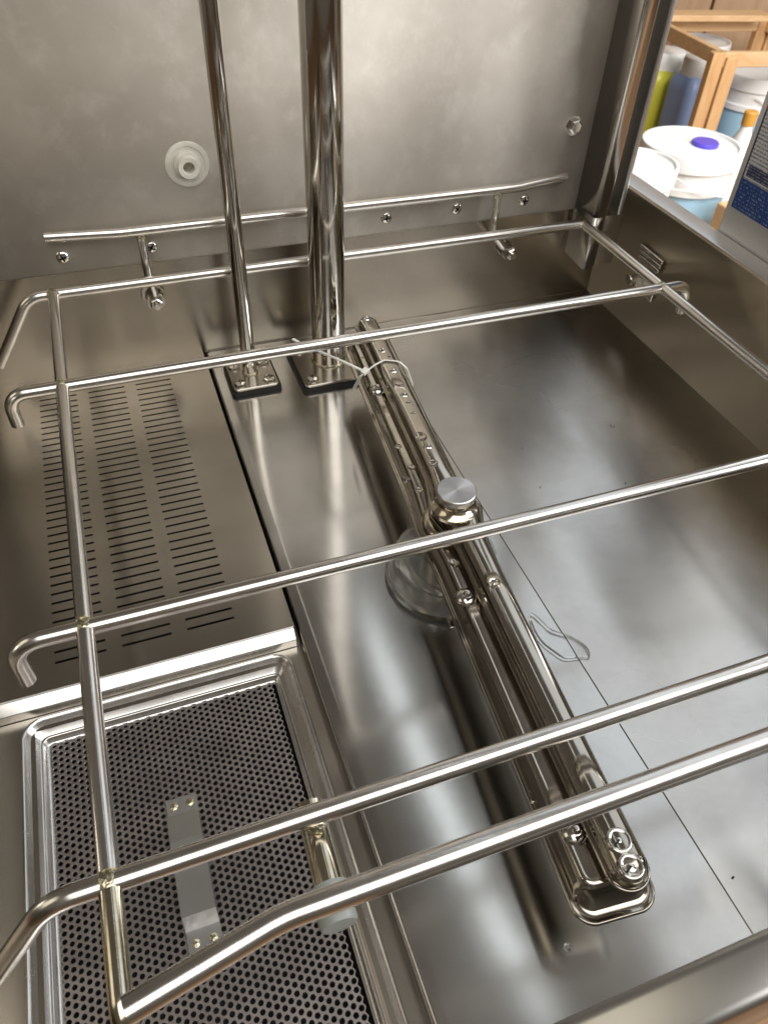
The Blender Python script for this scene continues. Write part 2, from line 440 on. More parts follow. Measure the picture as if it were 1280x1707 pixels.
# right wall with folded lip
rw = extrude(r2([(XR, -0.01), (XR, ZT-0.0005), (XR+0.006, ZT-0.0005)], 0.0025), 'y', -0.02, YB+0.004)
right = rw.build('right_wall', 'right', solid=0.0015, ang=50)
tag(right, 'right tank wall with brown reflections put into its steel colour and a folded lip', kind='structure')
lp_ = extrude(r2([(XR+0.0016, ZT-0.003), (XR+0.0022, ZT), (XR+0.024, ZT), (XR+0.024, 0.05)], 0.0016), 'y', -0.02, YB+0.004)
lp_.build('lip', 'lip', right, ang=50)
# pressed lug and clip on the right wall
lug = MB()
for i in range(3):
    y0 = 0.606 - 0.002*i; z0 = 0.090 - 0.0052*i
    lug.bar((XR-0.0015, y0, z0), (XR-0.0015, y0-0.040+0.003*i, z0-0.001), 0.0034, 0.004)
lug.build('lug', 'polish', right, bevel=0.0008)
cb = MB(); cb.bar((XR-0.001, 0.604, 0.056), (XR-0.001, 0.566, 0.054), 0.002, 0.018); 
clip = cb.build('clip', 'rod', right, bevel=0.0008)
c2 = MB(); c2.tube([(XR-0.001, 0.594, 0.058), (XR-0.014, 0.594, 0.058)], 0.0035, 12); c2.lathe([(0, .002), (.006, .0015), (.0065, 0), (.006, -.002), (0, -.002)], 18, to_mat((XR-0.014, 0.594, 0.058), (-1, 0, 0)))
c2.build('clip_bolt', 'screw', clip)
c3 = MB(); c3.bar((XR-0.002, 0.585, 0.060), (XR-0.016, 0.578, 0.063), 0.002, 0.012); c3.build('clip_tab', 'rod', clip)

# front wall with rolled lip
fw = extrude(r2([(YF, -0.01), (YF, 0.130), (0.011, 0.130), (0.011, -0.02)], 0.0042), 'x', 0.050, XR+0.024)
front = fw.build('front_wall', 'lip', solid=0.0015, ang=50)
tag(front, 'front tank wall with a rounded bright rolled lip', kind='structure')
lw = extrude(r2([(XL, -0.02), (XL, ZT), (XL-0.024, ZT)], 0.0035), 'y', 0.0, YB)
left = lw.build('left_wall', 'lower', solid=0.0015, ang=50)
tag(left, 'left tank wall beside the slotted cover', kind='structure')

# corner post (hood guide channel)
post = empty('corner_post', (0.488, 0.655, 0.06))
tag(post, 'vertical steel channel post in the right rear corner', 'post')
po = extrude(r2([(0.4690, 0.6735), (0.4675, 0.634), (0.4800, 0.634)], 0.0028, 8), 'z', 0.058, 0.60)
po.build('channel', 'post', post, solid=0.0012, ang=50)
po2 = extrude(r2([(0.4798, 0.6342), (0.4830, 0.6342), (0.4830, 0.655), (0.4940, 0.655)], 0.0014), 'z', 0.112, 0.60)
po2.build('flange', 'post', post, ang=50)
po5 = extrude(r2([(0.4941, 0.6551), (0.4941, 0.6330), (0.4995, 0.6330), (0.5008, 0.668)], 0.0018, 6), 'z', 0.112, 0.60)
po5.build('edge_strip', 'lip', post, ang=50)
po4 = extrude(r2([(0.4800, 0.634), (0.5035, 0.634), (0.5035, 0.668)], 0.0015), 'z', 0.058, 0.1118)
po4.build('foot_plate', 'post', post, ang=50)
po3 = extrude(r2([(0.4690, 0.671), (0.4665, 0.632), (0.476, 0.632)], 0.002), 'z', 0.0565, 0.112)
po3.build('sleeve', 'post', post, solid=0.0012, ang=50)

# ------------------------------------------------------------------ slotted cover
cov = empty('slotted_cover', (-0.05, 0.49, ZL)); tag(cov, 'slotted steel cover plate with three columns of narrow slots', 'cover')
YC0, YC1, XC0, XC1 = 0.3145, 0.6785, XL+0.003, 0.0603
xl = [XC0, -0.0990, -0.0658, -0.0552, -0.0218, -0.0113, 0.0217, XC1]
sc = MB(); ylines = [YC0]
for k in range(36):
    y = 0.3350 + 0.00872*k; ylines += [y-0.00095, y+0.00095]
ylines.append(YC1)
vs_, fs_ = [], []
for y in ylines:
    for x in xl: vs_.append((x, y, 0.0))
nx = len(xl)
for j in range(len(ylines)-1):
    for i in range(nx-1):
        if j % 2 == 1 and i in (1, 3, 5): continue
        fs_.append((j*nx+i, j*nx+i+1, (j+1)*nx+i+1, (j+1)*nx+i))
sc.add(vs_, fs_)
sc.build('slotted_plate', 'cover', cov, smooth=False, solid=0.0009)
fg = extrude(r2([(YC0+0.0003, -0.0002), (YC0-0.0008, -0.0004), (YC0-0.0076, -0.0060), (YC0-0.0079, -0.0132)], 0.0008), 'x', XC0, XC1-0.001)
fg.build('front_flange', 'rim', cov, ang=50)
eg = MB(); eg.tube([(XC0, YC0-0.0002, -0.0010), (XC1-0.001, YC0-0.0002, -0.0010)], 0.0011, 8); eg.build('folded_edge', 'rim', cov)

# ------------------------------------------------------------------ perforated strainer tray
tray = empty('strainer_tray', (-0.035, 0.16, -0.024)); tag(tray, 'perforated steel strainer tray with a bright raised rim', 'tray')
def rrect(x0, x1, y0, y1, r, z, n=5):
    out = []
    for cx, cy, a0 in ((x1-r, y0+r, -90), (x1-r, y1-r, 0), (x0+r, y1-r, 90), (x0+r, y0+r, 180)):
        for k in range(n+1):
            a = R(a0 + 90*k/n); out.append(Vector((cx + r*math.cos(a), cy + r*math.sin(a), z)))
    return out
ZF = -0.0245
rm = MB(); loops = []
for off, z in ((0, -0.0138), (0.0001, -0.0112), (0.0007, -0.0102), (0.0015, -0.0099), (0.0023, -0.0104), (0.0032, -0.0116), (0.0092, -0.0192), (0.0098, -0.0196), (0.0106, -0.0195),
               (0.0112, -0.0199), (0.0120, ZF+0.0008), (0.0130, ZF-0.0002), (0.0148, ZF-0.0003)):
    loops.append(rrect(TX0+off, TX1-off, TY0+off, TY1-off, max(0.0015, 0.013-off*0.75), z))
rm.rings(loops, False, False); rm.build('rim', 'rim', tray, ang=50)
hx0, hx1, hy0, hy1 = TX0+0.0165, TX1-0.0165, TY0+0.0165, TY1-0.0150
PITCH = 0.00432; CW = PITCH*math.sqrt(3)/2
hv, hf = [], []
ncol = int((hx1-hx0)/CW); 
for c in range(ncol+1):
    x = hx0 + c*CW
    nr = int((hy1-hy0)/PITCH)
    for k in range(nr+1):
        y = hy1 - k*PITCH - (PITCH/2 if c % 2 else 0)
        if y < hy0: continue
        o = len(hv); hexr = PITCH/math.sqrt(3)
        for j in range(12):
            a = 2*math.pi*j/12
            rr = hexr*1.002 if j % 2 == 0 else PITCH/2*1.002
            hv.append((x+rr*math.cos(a), y+rr*math.sin(a), ZF))
        for rad, z in ((0.00162, ZF), (0.00146, ZF-0.00018), (0.00130, ZF-0.0005), (0.00128, ZF-0.0013)):
            for j in range(12):
                a = 2*math.pi*j/12; hv.append((x+rad*math.cos(a), y+rad*math.sin(a), z))
        for l in range(4):
            for j in range(12):
                j2 = (j+1) % 12
                hf.append((o+l*12+j, o+l*12+j2, o+(l+1)*12+j2, o+(l+1)*12+j))
me = bpy.data.meshes.new('perforated_sheet'); me.from_pydata(hv, [], hf); me.update(); me.materials.append(M['tray'])
ps = bpy.data.objects.new('perforated_sheet', me); COL.objects.link(ps); ps.parent = tray; ps.matrix_parent_inverse = Matrix.Translation(tray.location).inverted()
# strap handle across the tray
sh = MB()
hxa, hxb = -0.0455, -0.0270
prof = [(0.2275, ZF+0.0006), (0.2165, ZF+0.0006), (0.2125, ZF+0.0085), (0.1960, ZF+0.0118), (0.1545, ZF+0.0125), (0.1505, ZF+0.0010), (0.1360, ZF+0.0006)]
sh = extrude(prof, 'x', hxa, hxb); sh.build('strap', 'lip', tray, smooth=False, solid=0.001)
for yy in (0.2225, 0.1430):
    for xx in (hxa+0.0045, hxb-0.0045):
        wl = MB(); wl.lathe([(0, .0016), (.002, .0013), (.0032, .0004), (.0034, -.001)], 10, Matrix.Translation((xx, yy, ZF+0.0006))); wl.build('spot_weld', 'weld', tray)

# ------------------------------------------------------------------ rack guide (wire frame)
ZR, RR = 0.102, 0.0048
rack = empty('rack_guide', (0.2, 0.4, ZR)); tag(rack, 'welded wire rack guide of polished round rods spanning the tank', 'rack')
XA, XB = -0.0595, 0.4620
Y1, Y2, Y3, Y4 = 0.6430, 0.5020, 0.2740, 0.1380
def crossrod(y, zl, zr, rl=0.013, rr_=0.011, xl_=-0.0975, xr_=0.4925):
    t = MB(); t.tube(rnd([(xl_, y, zl), (xl_, y, ZR), (xr_, y, ZR), (xr_, y, zr)], 0.016, 8), RR, 20)
    return t.build('cross_rod', 'rod', rack, ang=50)
crossrod(Y2, 0.076, 0.073); crossrod(Y3, 0.070, 0.062); 
for y_, xs_, zs_ in ((Y1, -0.0800, 0.044), (Y4, -0.0840, 0.046)):
    t = MB(); t.tube(rnd([(xs_-0.040, y_-0.004, zs_), (xs_, y_, ZR), (0.4925 if y_ == Y4 else 0.484, y_, ZR), (0.4925 if y_ == Y4 else 0.490, y_, 0.060)], 0.022, 10), RR, 20); t.build('cross_rod', 'rod', rack, ang=50)
for x, nm in ((XA, 1), (XB, 2)):
    for a, b_ in ((Y1-RR*0.8, Y2+RR*0.8), (Y2-RR*0.8, Y3+RR*0.8), (Y3-RR*0.8, Y4+RR*0.8)):
        t = MB(); t.tube([(x, a, ZR+0.0005), (x, b_, ZR+0.0005)], RR*0.98, 20); t.build('side_rod', 'rod', rack, ang=50)
    t = MB(); t.tube(rnd([(x, Y4-RR*0.8, ZR+0.0005), (x, 0.086, ZR+0.0005), (x, 0.082, 0.05)], 0.010, 8), RR*0.98, 20); t.build('side_rod', 'tint', rack, ang=50)
def weldblob(x, y, z, s=1.0, mat='weld'):
    t = MB(); n = 14; prof = []
    for i in range(9):
        a = math.pi*i/8; prof.append((math.sin(a)*0.0064*s, math.cos(a)*0.0050*s))
    t.lathe(prof, n)
    t.v = [(x + q[0]*random.uniform(.9, 1.1), y + q[1]*random.uniform(.9, 1.1), z + q[2]*random.uniform(.92, 1.08)) for q in t.v]
    t.build('weld', mat, rack, ang=80)
for x in (XA, XB):
    for y in (Y1-0.002, Y2, Y3, Y4): weldblob(x, y, ZR+0.0006, 0.96)
# short support tube under the two front rods
pa = at(518, 1352, 'z', 0.086); pb = at(566, 1515, 'z', 0.086)
t = MB(); t.tube([(pa.x, pa.y+0.003, 0.086), (pb.x-0.002, pb.y, 0.086)], 0.0066, 20); sup = t.build('support_tube', 'tint', rack, ang=50)
t = MB(); t.lathe([(0, .013), (.0075, .0125), (.0085, .011), (.0082, 0), (.0088, -.004), (0, -.004)], 20, to_mat((pb.x-0.002, pb.y+0.006, 0.086), (0, -1, 0))); t.build('end_cap', 'foot', sup)
weldblob(pa.x, Y4, 0.0945, 0.9)

# ------------------------------------------------------------------ guide rails
RL = 0.0046
rail = empty('guide_rail', (0.19, 0.664, 0.07)); tag(rail, 'rear guide rail with bent ends bolted above the back wall seam', 'rail', 'guide rails')
YG, ZG = 0.6630, 0.1395
e0 = at(75, 394, 'y', YG+0.0055); e1 = at(941, 297, 'y', YG+0.0055)
t = MB(); t.tube(rnd([(e0.x, YG+0.0050, ZG+0.0015), (0.006, YG, ZG), (0.390, YG, ZG-0.0005), (e1.x, YG+0.0050, ZG+0.0035)], 0.09, 8), RL, 20); t.build('rod', 'rod', rail, ang=50)
for px, py, bx in ((236, 400, 0.0231), (829, 325, 0.3942)):
    xt = at(px, py, 'y', YG).x; xb = xt + (0.004 if xt < 0.1 else 0.0)
    t = MB(); t.tube(rnd([(xt, YG, ZG-0.003), (xt, YG-0.001, 0.096), (xb+(bx-xb)*0.6, YG+0.001, 0.078), (bx, YG+0.006, 0.073)], 0.008, 5), 0.0040, 14); po_ = t.build('bracket', 'rod', rail, ang=50)
    pl = MB(); pl.lathe([(0, .0012), (.0108, .0012), (.0114, .0004), (.0114, -.001), (0, -.001)], 8, to_mat((bx, YB-0.0035, 0.0720), (0, -1, 0), 0.3)); pl.build('washer', 'screw', po_, ang=20)
    nu = hex_bolt(po_, (bx+0.001, YB-0.0105, 0.0680), (0, -1, 0), 0.0062, 0.3, 0.0085, 0.0060)
    st = MB(); st.tube([(bx+0.001, YB-0.004, 0.0680), (bx+0.001, YB-0.022, 0.0677)], 0.0030, 12); st.build('stud', 'screw', po_)
    st = MB(); st.lathe([(0, .003), (.003, .0026), (.0046, .001), (.0048, -.001)], 12, to_mat((xt, YG-0.0012, ZG-0.0052), (0, -1, 0))); st.build('weld', 'weld', po_)

rail2 = empty('guide_rail', (0.19, 0.09, 0.07)); tag(rail2, 'front guide rail nearest the camera with its left end bent outward', 'rail', 'guide rails')
YH, ZH = 0.0902, 0.1400
t = MB(); t.tube(rnd([(-0.0515, 0.0795, ZH), (0.0040, YH, ZH), (0.390, YH, ZH), (0.44, 0.080, ZH)], 0.07, 10), RL+0.0003, 24); t.build('rod', 'rod', rail2, ang=50)
for x in (0.30, 0.385):
    t = MB(); t.tube(rnd([(x, YH, ZH-0.003), (x, YH, 0.096), (x, 0.060, 0.075), (x, YF, 0.073)], 0.010, 5), 0.0040, 14); t.build('bracket', 'rod', rail2, ang=50)

# ------------------------------------------------------------------ two vertical pipes on flanges
def pipe(name, label, cx, cy, r, pl, screws, ztop=0.70):
    e = empty(name, (cx, cy, 0)); tag(e, label, 'pipe')
    (x0, x1), (y0, y1) = pl
    gk = MB(); gk.rings([rrect(x0-.0022, x1+.0022, y0-.0022, y1+.0022, .005, z) for z in (0.0002, 0.0036)]); gk.build('gasket', 'rubber', e, ang=40)
    fp = MB(); fp.rings([rrect(x0, x1, y0, y1, .004, 0.0037), rrect(x0, x1, y0, y1, .004, 0.0068), rrect(x0+.0006, x1-.0006, y0+.0006, y1-.0006, .0036, 0.0074)]); f_ = fp.build('flange_plate', 'cover', e, ang=30)
    pp = MB(); pp.tube([(cx, cy, 0.0072), (cx, cy, ztop)], r, 40, cap=False); pp.build('tube', 'polish', e, ang=60)
    wr = MB(); wr.lathe([(r+.0012, 0), (r+.0010, .0012), (r+.0001, .0022)], 32, Matrix.Translation((cx, cy, 0.0073))); wr.build('weld_ring', 'weld', e)
    for (sx, sy) in screws:
        s_ = MB(); s_.lathe([(0, .0034), (.0028, .0032), (.0052, .0022), (.0062, .0005), (.0062, -.0005)], 20, Matrix.Translation((sx, sy, 0.0074))); so = s_.build('screw', 'screw', f_)
        c = MB(); c.box((sx-.0003, sy-.003, .0100), (sx+.0003, sy+.003, .0109)); c.box((sx-.003, sy-.0003, .0100), (sx+.003, sy+.0003, .0109)); c.build('cross_recess', 'dark', so, smooth=False)
pipe('water_pipe', 'thin polished steel pipe on a small four screw flange', 0.0970, 0.6190, 0.0070, ((0.0760, 0.1200), (0.5925, 0.6400)),
     ((0.0835, 0.6010), (0.1120, 0.6010), (0.0835, 0.6300), (0.1120, 0.6300)))
pipe('water_pipe', 'thick polished steel pipe on a square flange plate behind the cable tie', 0.1770, 0.6190, 0.0165, ((0.1425, 0.2110), (0.5790, 0.6500)),
     ((0.1520, 0.5890), (0.2015, 0.5890), (0.1520, 0.6400), (0.2015, 0.6400)))

# ------------------------------------------------------------------ white grommet (rinse aid nozzle)
gr = empty('wall_grommet', (0.0717, YP, 0.1879)); tag(gr, 'white plastic wall fitting with a dark centre hole', 'fitting')
p = at(312, 273, 'y', YP); Mx = to_mat((p.x, YP, p.z), (0, -1, 0))
t = MB(); t.lathe([(0.0190, -0.002), (0.0190, 0.0010), (0.0184, 0.0022), (0.0172, 0.0028), (0.0150, 0.0029), (0.0146, 0.0022), (0.0118, 0.0024), (0.0112, 0.0050), (0.0100, 0.0056), (0.0080, 0.0056)], 48, Mx)
t.build('flange', 'nylon', gr)
t = MB(); t.lathe([(0.0092, 0.004), (0.0092, 0.0100), (0.0086, 0.0110), (0.0052, 0.0110), (0.0047, 0.0104), (0.0047, -0.002)], 36, Mx); t.build('spout', 'nylon', gr)
t = MB(); t.lathe([(0.0048, 0.0004), (0, 0.0004)], 24, Mx); t.build('bore', 'dark', gr)

# ------------------------------------------------------------------ spray arms
HUB = Vector((0.1800, 0.3250))
def outline(slope, w_, L, r, z, n=10, bulge=0.0, c0=HUB, bl=0.022):
    """rounded-end outline around an axis through the hub, y along the arm"""
    ax = Vector((slope, 1.0)).normalized(); sd = Vector((ax.y, -ax.x))
    pts = []
    r = min(r, w_)
    side = [L - r - (2*(L-r))*k/28 for k in range(29)]
    loc = []
    for s_ in reversed(side): loc.append((w_ + bulge*math.exp(-(s_/bl)**2), s_))
    for k in range(1, n): a = math.pi/2*k/n; loc.append((w_ - r + r*math.cos(a), L - r + r*math.sin(a)))
    for k in range(0, n+1): a = math.pi/2*k/n; loc.append((-(w_ - r) - r*math.sin(a), L - r + r*math.cos(a)))
    for s_ in side[1:]: loc.append((-(w_ + bulge*math.exp(-(s_/bl)**2)), s_))
    for k in range(1, n): a = math.pi/2*k/n; loc.append((-(w_ - r) - r*math.cos(a), -(L - r) - r*math.sin(a)))
    for k in range(0, n): a = math.pi/2*k/n; loc.append(((w_ - r) + r*math.sin(a), -(L - r) - r*math.cos(a)))
    return [Vector((c0.x + sd.x*u + ax.x*v, c0.y + sd.y*u + ax.y*v, z)) for u, v in loc]
def arm_pt(slope, u, v, z, c0=HUB):
    ax = Vector((slope, 1.0)).normalized(); sd = Vector((ax.y, -ax.x))
    return Vector((c0.x + sd.x*u + ax.x*v, c0.y + sd.y*u + ax.y*v, z))
SW, SR = 0.0858, 0.0767
LW, LR = 0.2605, 0.2560
wash = empty('wash_arm', (HUB.x, HUB.y, 0.0)); tag(wash, 'wide lower wash arm with a rolled flange lying under the rinse arm', 'spray arm', 'spray arms')
a_ = MB(); lp = []
for ww, LL, rr, z in ((0.010, LW-.012, .006, .0305), (0.0150, LW-.006, .008, .0315), (0.0172, LW-.0045, .009, .036), (0.0180, LW-.004, .009, .0435)):
    lp.append(outline(SW, ww, LL, rr, z, bulge=0.003))
a_.rings(lp, True, False); a_.build('lower_shell', 'arm', wash, ang=40)
a_ = MB(); lp = []
for ww, LL, rr, z in ((0.0178, LW-.0045, .009, .0440), (0.0216, LW-.0006, .011, .0440), (0.0222, LW, .0115, .0446), (0.0224, LW+.0002, .0115, .0456), (0.0222, LW, .0115, .0466), (0.0216, LW-.0006, .011, .0470),
                      (0.0206, LW-.0016, .0105, .0466), (0.0198, LW-.0035, .010, .0464), (0.0190, LW-.0060, .009, .0470)):
    lp.append(outline(SW, ww, LL, rr, z, bulge=0.0015))
a_.rings(lp, False, False); a_.build('flange', 'arm', wash, ang=60)
a_ = MB(); lp = []
for ww, LL, rr, z in ((0.0192, LW-.0055, .009, .0467), (0.0183, LW-.0090, .009, .0490), (0.0178, LW-.0112, .0085, .0580), (0.0174, LW-.0118, .008, .0600), (0.0166, LW-.0128, .007, .0612), (0.0158, LW-.0138, .0062, .06165), (0.0150, LW-.0146, .0055, .0618), (0.0130, LW-.0166, .004, .0618)):
    lp.append(outline(SW, ww, LL, rr, z, bulge=0.003))
a_.rings(lp, False, True); a_.build('upper_shell', 'arm', wash, ang=50)
# hub boss on the wash arm
t = MB(); t.lathe([(0.0212, 0.0600), (0.0206, 0.0622), (0.0190, 0.0640), (0.0160, 0.0648), (0.0080, 0.0650)], 40, Matrix.Translation((HUB.x-0.002, HUB.y-0.004, 0))); t.build('hub_boss', 'tint', wash)
# pressed joints along the flange
for px, py in ((753, 1040), (888, 1328)):
    p = at(px, py, 'z', 0.047); t = MB(); t.bar((p.x-0.001, p.y-0.003, 0.0468), (p.x, p.y+0.003, 0.0468), 0.003, 0.0016); t.build('crimp', 'arm', wash, bevel=0.0004)
def nozzle(parent, p, r, h, kind, spin):
    Mx = Matrix.Translation(p) @ Matrix.Rotation(spin, 4, 'Z')
    t = MB()
    if kind == 'dome': t.lathe([(0, h), (r*.25, h*.97), (r*.5, h*.84), (r*.75, h*.55), (r*.93, h*.2), (r, -.0004)], 28, Mx)
    elif kind == 'ring': t.lathe([(0, h*.55), (r*.10, h*.50), (r*.28, h*.28), (r*.48, h*.12), (r*.58, h*.30), (r*.68, h*.62), (r*.78, h*.70), (r*.90, h*.45), (r, -.0006)], 36, Mx)
    o = t.build('nozzle', 'screw', parent, ang=70)
    c = MB(); k = MB()
    if kind == 'dome':
        k.box((-r*.42, -r*.62, h*.2), (r*.30, -r*.36, h*.86))
        c.add([Mx @ Vector(q) for q in k.v], k.f); c.build('slit', 'dark', o, smooth=False)
        b2 = MB(); b2.lathe([(0, r*.33), (r*.2, r*.28), (r*.33, r*.1), (r*.35, 0)], 16, Mx @ Matrix.Translation((0, -r*.05, h*.9))); b2.build('tip', 'screw', o)
    else:
        k.box((-r*.46, -r*.07, h*.10), (r*.02, r*.07, h*.56)); c.add([Mx @ Vector(q) for q in k.v], k.f); c.build('slit', 'dark', o, smooth=False)
for i, (px, py, r_) in enumerate(((957, 1385, .0072), (777, 993, .0074), (629, 648, .0066))):
    p = at(px, py, 'z', 0.0630); p.z = 0.0617; nozzle(wash, p, r_, 0.0038, 'dome', 0.3 if i < 2 else 0.5)

rinse = empty('rinse_arm', (HUB.x, HUB.y, 0.06)); tag(rinse, 'narrow upper rinse arm with rounded ends and small raised nozzles', 'spray arm', 'spray arms')
HC = Vector((0.1822, 0.3255))
a_ = MB(); lp = []
for ww, LL, z, bu in ((0.0085, LR-.003, .0640, .006), (0.0106, LR, .0654, .0085), (0.0111, LR+.0006, .0657, .0085), (0.0114, LR+.001, .0664, .0085), (0.0111, LR+.0006, .0671, .0085), (0.0106, LR, .0673, .0085),
                      (0.0100, LR-.001, .0668, .0085), (0.0094, LR-.002, .0668, .008)):
    lp.append(outline(SR, ww, LL, ww, z, bulge=bu, c0=HC, bl=.018))
a_.rings(lp, True, False); a_.build('flange', 'arm', rinse, ang=60)
a_ = MB(); lp = []
for ww, LL, z, bu in ((0.0095, LR-.0018, .0668, .0075), (0.0090, LR-.0026, .0682, .007), (0.0087, LR-.0030, .0710, .007), (0.0082, LR-.0036, .0730, .006), (0.0070, LR-.0050, .0746, .005), (0.0052, LR-.0070, .0756, .004), (0.0028, LR-.010, .0760, .002)):
    lp.append(outline(SR, ww, LL, ww, z, bulge=bu, c0=HC, bl=.017))
a_.rings(lp, False, True); a_.build('shell', 'arm', rinse, ang=50)
for i, (px, py) in enumerate([(1052, 1444), (1032, 1400), (823, 972), (713, 744), (673, 658), (655, 618), (637, 584), (611, 531)]):
    p = at(px, py, 'z', 0.0762); 
    if i < 2: p.z = 0.0752; nozzle(rinse, p, 0.0068, 0.0020, 'ring', 0.4)
    else: p.z = 0.0752; nozzle(rinse, p, 0.0036 if i > 2 else 0.0044, 0.0024, 'ring' if i == 2 else 'dome', 0.5)

# knob holding both arms
kn = empty('retaining_knob', (HUB.x, HUB.y, 0.075)); tag(kn, 'round knurled steel knob fastening the spray arms at the hub', 'knob')
KC = (0.1785, 0.3215)
t = MB(); t.lathe([(0.0132, 0.0868), (0.0134, 0.0872), (0.0134, 0.0916), (0.0129, 0.0921), (0, 0.0921)], 64, Matrix.Translation((KC[0], KC[1], 0)))
kt = t.build('knob_top', 'turned', kn, ang=30)
kt.data.transform(Matrix.Translation((-KC[0], -KC[1], -0.09)))
kt.location = (KC[0], KC[1], 0.09)
t = MB()
for row in range(3):
    for k in range(72):
        a = 2*math.pi*(k+0.5*(row % 2))/72; c, s_ = math.cos(a), math.sin(a); z = 0.0880+row*0.0014
        r_a, r_b, da = 0.01335, 0.01385, 0.034
        v = [Vector((r_a*math.cos(a-da), r_a*math.sin(a-da), z)), Vector((r_a*math.cos(a+da), r_a*math.sin(a+da), z)), Vector((r_a*c, r_a*s_, z+.0008)), Vector((r_a*c, r_a*s_, z-.0008)), Vector((r_b*c, r_b*s_, z))]
        t.add([p_ + Vector((KC[0], KC[1], 0)) for p_ in v], [(0, 4, 2), (4, 1, 2), (0, 3, 4), (3, 1, 4)])
t.build('knurl', 'screw', kn, smooth=False)
t = MB(); t.lathe([(0.0160, 0.0745), (0.0155, 0.0765), (0.0120, 0.0790), (0.0108, 0.0810), (0.0106, 0.0845), (0.0120, 0.0866), (0.0132, 0.0870)], 40, Matrix.Translation((KC[0], KC[1], 0))); t.build('collar', 'tint', kn)
# plastic bell below
bell = MB(); Mb = Matrix.Translation((HUB.x-0.001, HUB.y, 0))
bell.lathe([(0.020, 0.0300), (0.030, 0.0285), (0.0375, 0.0240), (0.0405, 0.0160), (0.0415, 0.0080), (0.0428, 0.0066), (0.0440, 0.0050), (0.0432, 0.0038), (0.0405, 0.0040), (0.0395, 0.0080), (0.0385, 0.0160), (0.0355, 0.0222), (0.029, 0.0265), (0.020, 0.0280)], 56, Mb)
bo = bell.build('hub_skirt', 'clear'); tag(bo, 'clear plastic bell skirt around the hub below the arms', 'plastic skirt')
hb = MB(); hb.lathe([(0.018, 0.0014), (0.017, 0.0310)], 32, Mb); o = hb.build('hub_column', 'lower', wash)

# cable tie
tie = empty('cable_tie', (0.19, 0.49, 0.06)); tag(tie, 'white nylon cable tie looped round the spray arms with a loose tail', 'cable tie')
def strap(pts, wd, th, ups):
    mb = MB(); n = len(pts); v = []; f = []
    for i, p in enumerate(pts):
        p = Vector(p); a = Vector(pts[max(0, i-1)]); b_ = Vector(pts[min(n-1, i+1)]); d = (b_-a).normalized()
        u = Vector(ups[i] if isinstance(ups, list) else ups); sd = d.cross(u).normalized(); u = sd.cross(d).normalized()
        for (s1, s2) in ((-1, -1), (1, -1), (1, 1), (-1, 1)): v.append(p + sd*wd/2*s1 + u*th/2*s2)
    for i in range(n-1):
        for k in range(4): f.append((i*4+k, i*4+(k+1) % 4, (i+1)*4+(k+1) % 4, (i+1)*4+k))
    f += [(3, 2, 1, 0), tuple((n-1)*4+k for k in range(4))]
    mb.add(v, f); return mb
hd = at(608, 621, 'z', 0.070)
pL = at(590, 648, 'z', 0.0478); pT1 = at(640, 600, 'z', 0.0772); pT2 = at(664, 602, 'z', 0.0768); pR = at(686, 640, 'z', 0.0485); pM = at(676, 613, 'z', 0.0700)
loop = [pL + Vector((0.001, 0, -.004)), pL, hd + Vector((-.004, -.002, -.001)), hd, (hd+pT1)*0.5 + Vector((0, .0, .0012)), pT1, pT2, pM, pR, pR + Vector((0, 0, -.003))]
t = strap(rnd(loop, 0.006, 4), 0.0026, 0.0011, (0.2, 0.55, 0.9)); t.build('loop', 'tie', tie, ang=50)
t = MB(); Mx = to_mat(hd + Vector((0, 0, .001)), (-0.2, -0.3, 1), 0.5); k = MB(); k.box((-.0032, -.0026, -.0016), (.0032, .0026, .0020)); t.add([Mx @ Vector(q) for q in k.v], k.f); t.build('head', 'tie', tie, bevel=0.0006)
tl = [hd + Vector((0, 0, .001)), at(575, 604, 'z', 0.076), at(545, 591, 'z', 0.080), at(510, 577, 'z', 0.083), at(488, 565, 'z', 0.085)]
t = strap(rnd(tl, 0.02, 4), 0.0026, 0.0010, (0.1, 0.2, 1)); t.build('tail', 'tie', tie, ang=50)

# ------------------------------------------------------------------ water
def puddle(name, poly, z, h, parent=None):
    t = MB(); c = sum((Vector(p) for p in poly), Vector((0, 0, 0)))/len(poly)
    loops = []
    for s_, zz in ((1.0, 0), (0.99, h*.45), (0.955, h*.8), (0.88, h), (0.6, h*1.05)):
        loops.append([Vector((c.x+(p.x-c.x)*s_, c.y+(p.y-c.y)*s_, z+zz)) for p in poly])
    t.rings(loops, True, True); return t
pp_ = [(878, 1018), (890, 1022), (905, 1040), (918, 1052), (940, 1056), (962, 1066), (980, 1078), (985, 1092), (982, 1101), (968, 1094), (950, 1100), (935, 1098), (922, 1086), (908, 1078), (893, 1062), (884, 1040)]
poly = [at(x, y, 'z', 0.0013) for x, y in pp_]
pc = []
for i in range(len(poly)):
    a, b_ = poly[i], poly[(i+1) % len(poly)]; pc += [a, (a*0.5+b_*0.5)]
for _ in range(2): pc = [pc[i-1]*0.25 + pc[i]*0.5 + pc[(i+1) % len(pc)]*0.25 for i in range(len(pc))]
o = puddle('water_puddle', pc, 0.0013, 0.0013).build('water_puddle', 'water', ang=80)
tag(o, 'small clear water puddle on the floor right of the arm', 'puddle')
dr = MB()
def drop(p, r, h, el=1.0, spin=0.0):
    Mx = Matrix.Translation(p) @ Matrix.Rotation(spin, 4, 'Z') @ Matrix.Diagonal((1, el, 1, 1))
    dr.lathe([(0, h), (r*.4, h*.92), (r*.7, h*.68), (r*.9, h*.36), (r, 0), (0, -.0001)], 14, Mx)
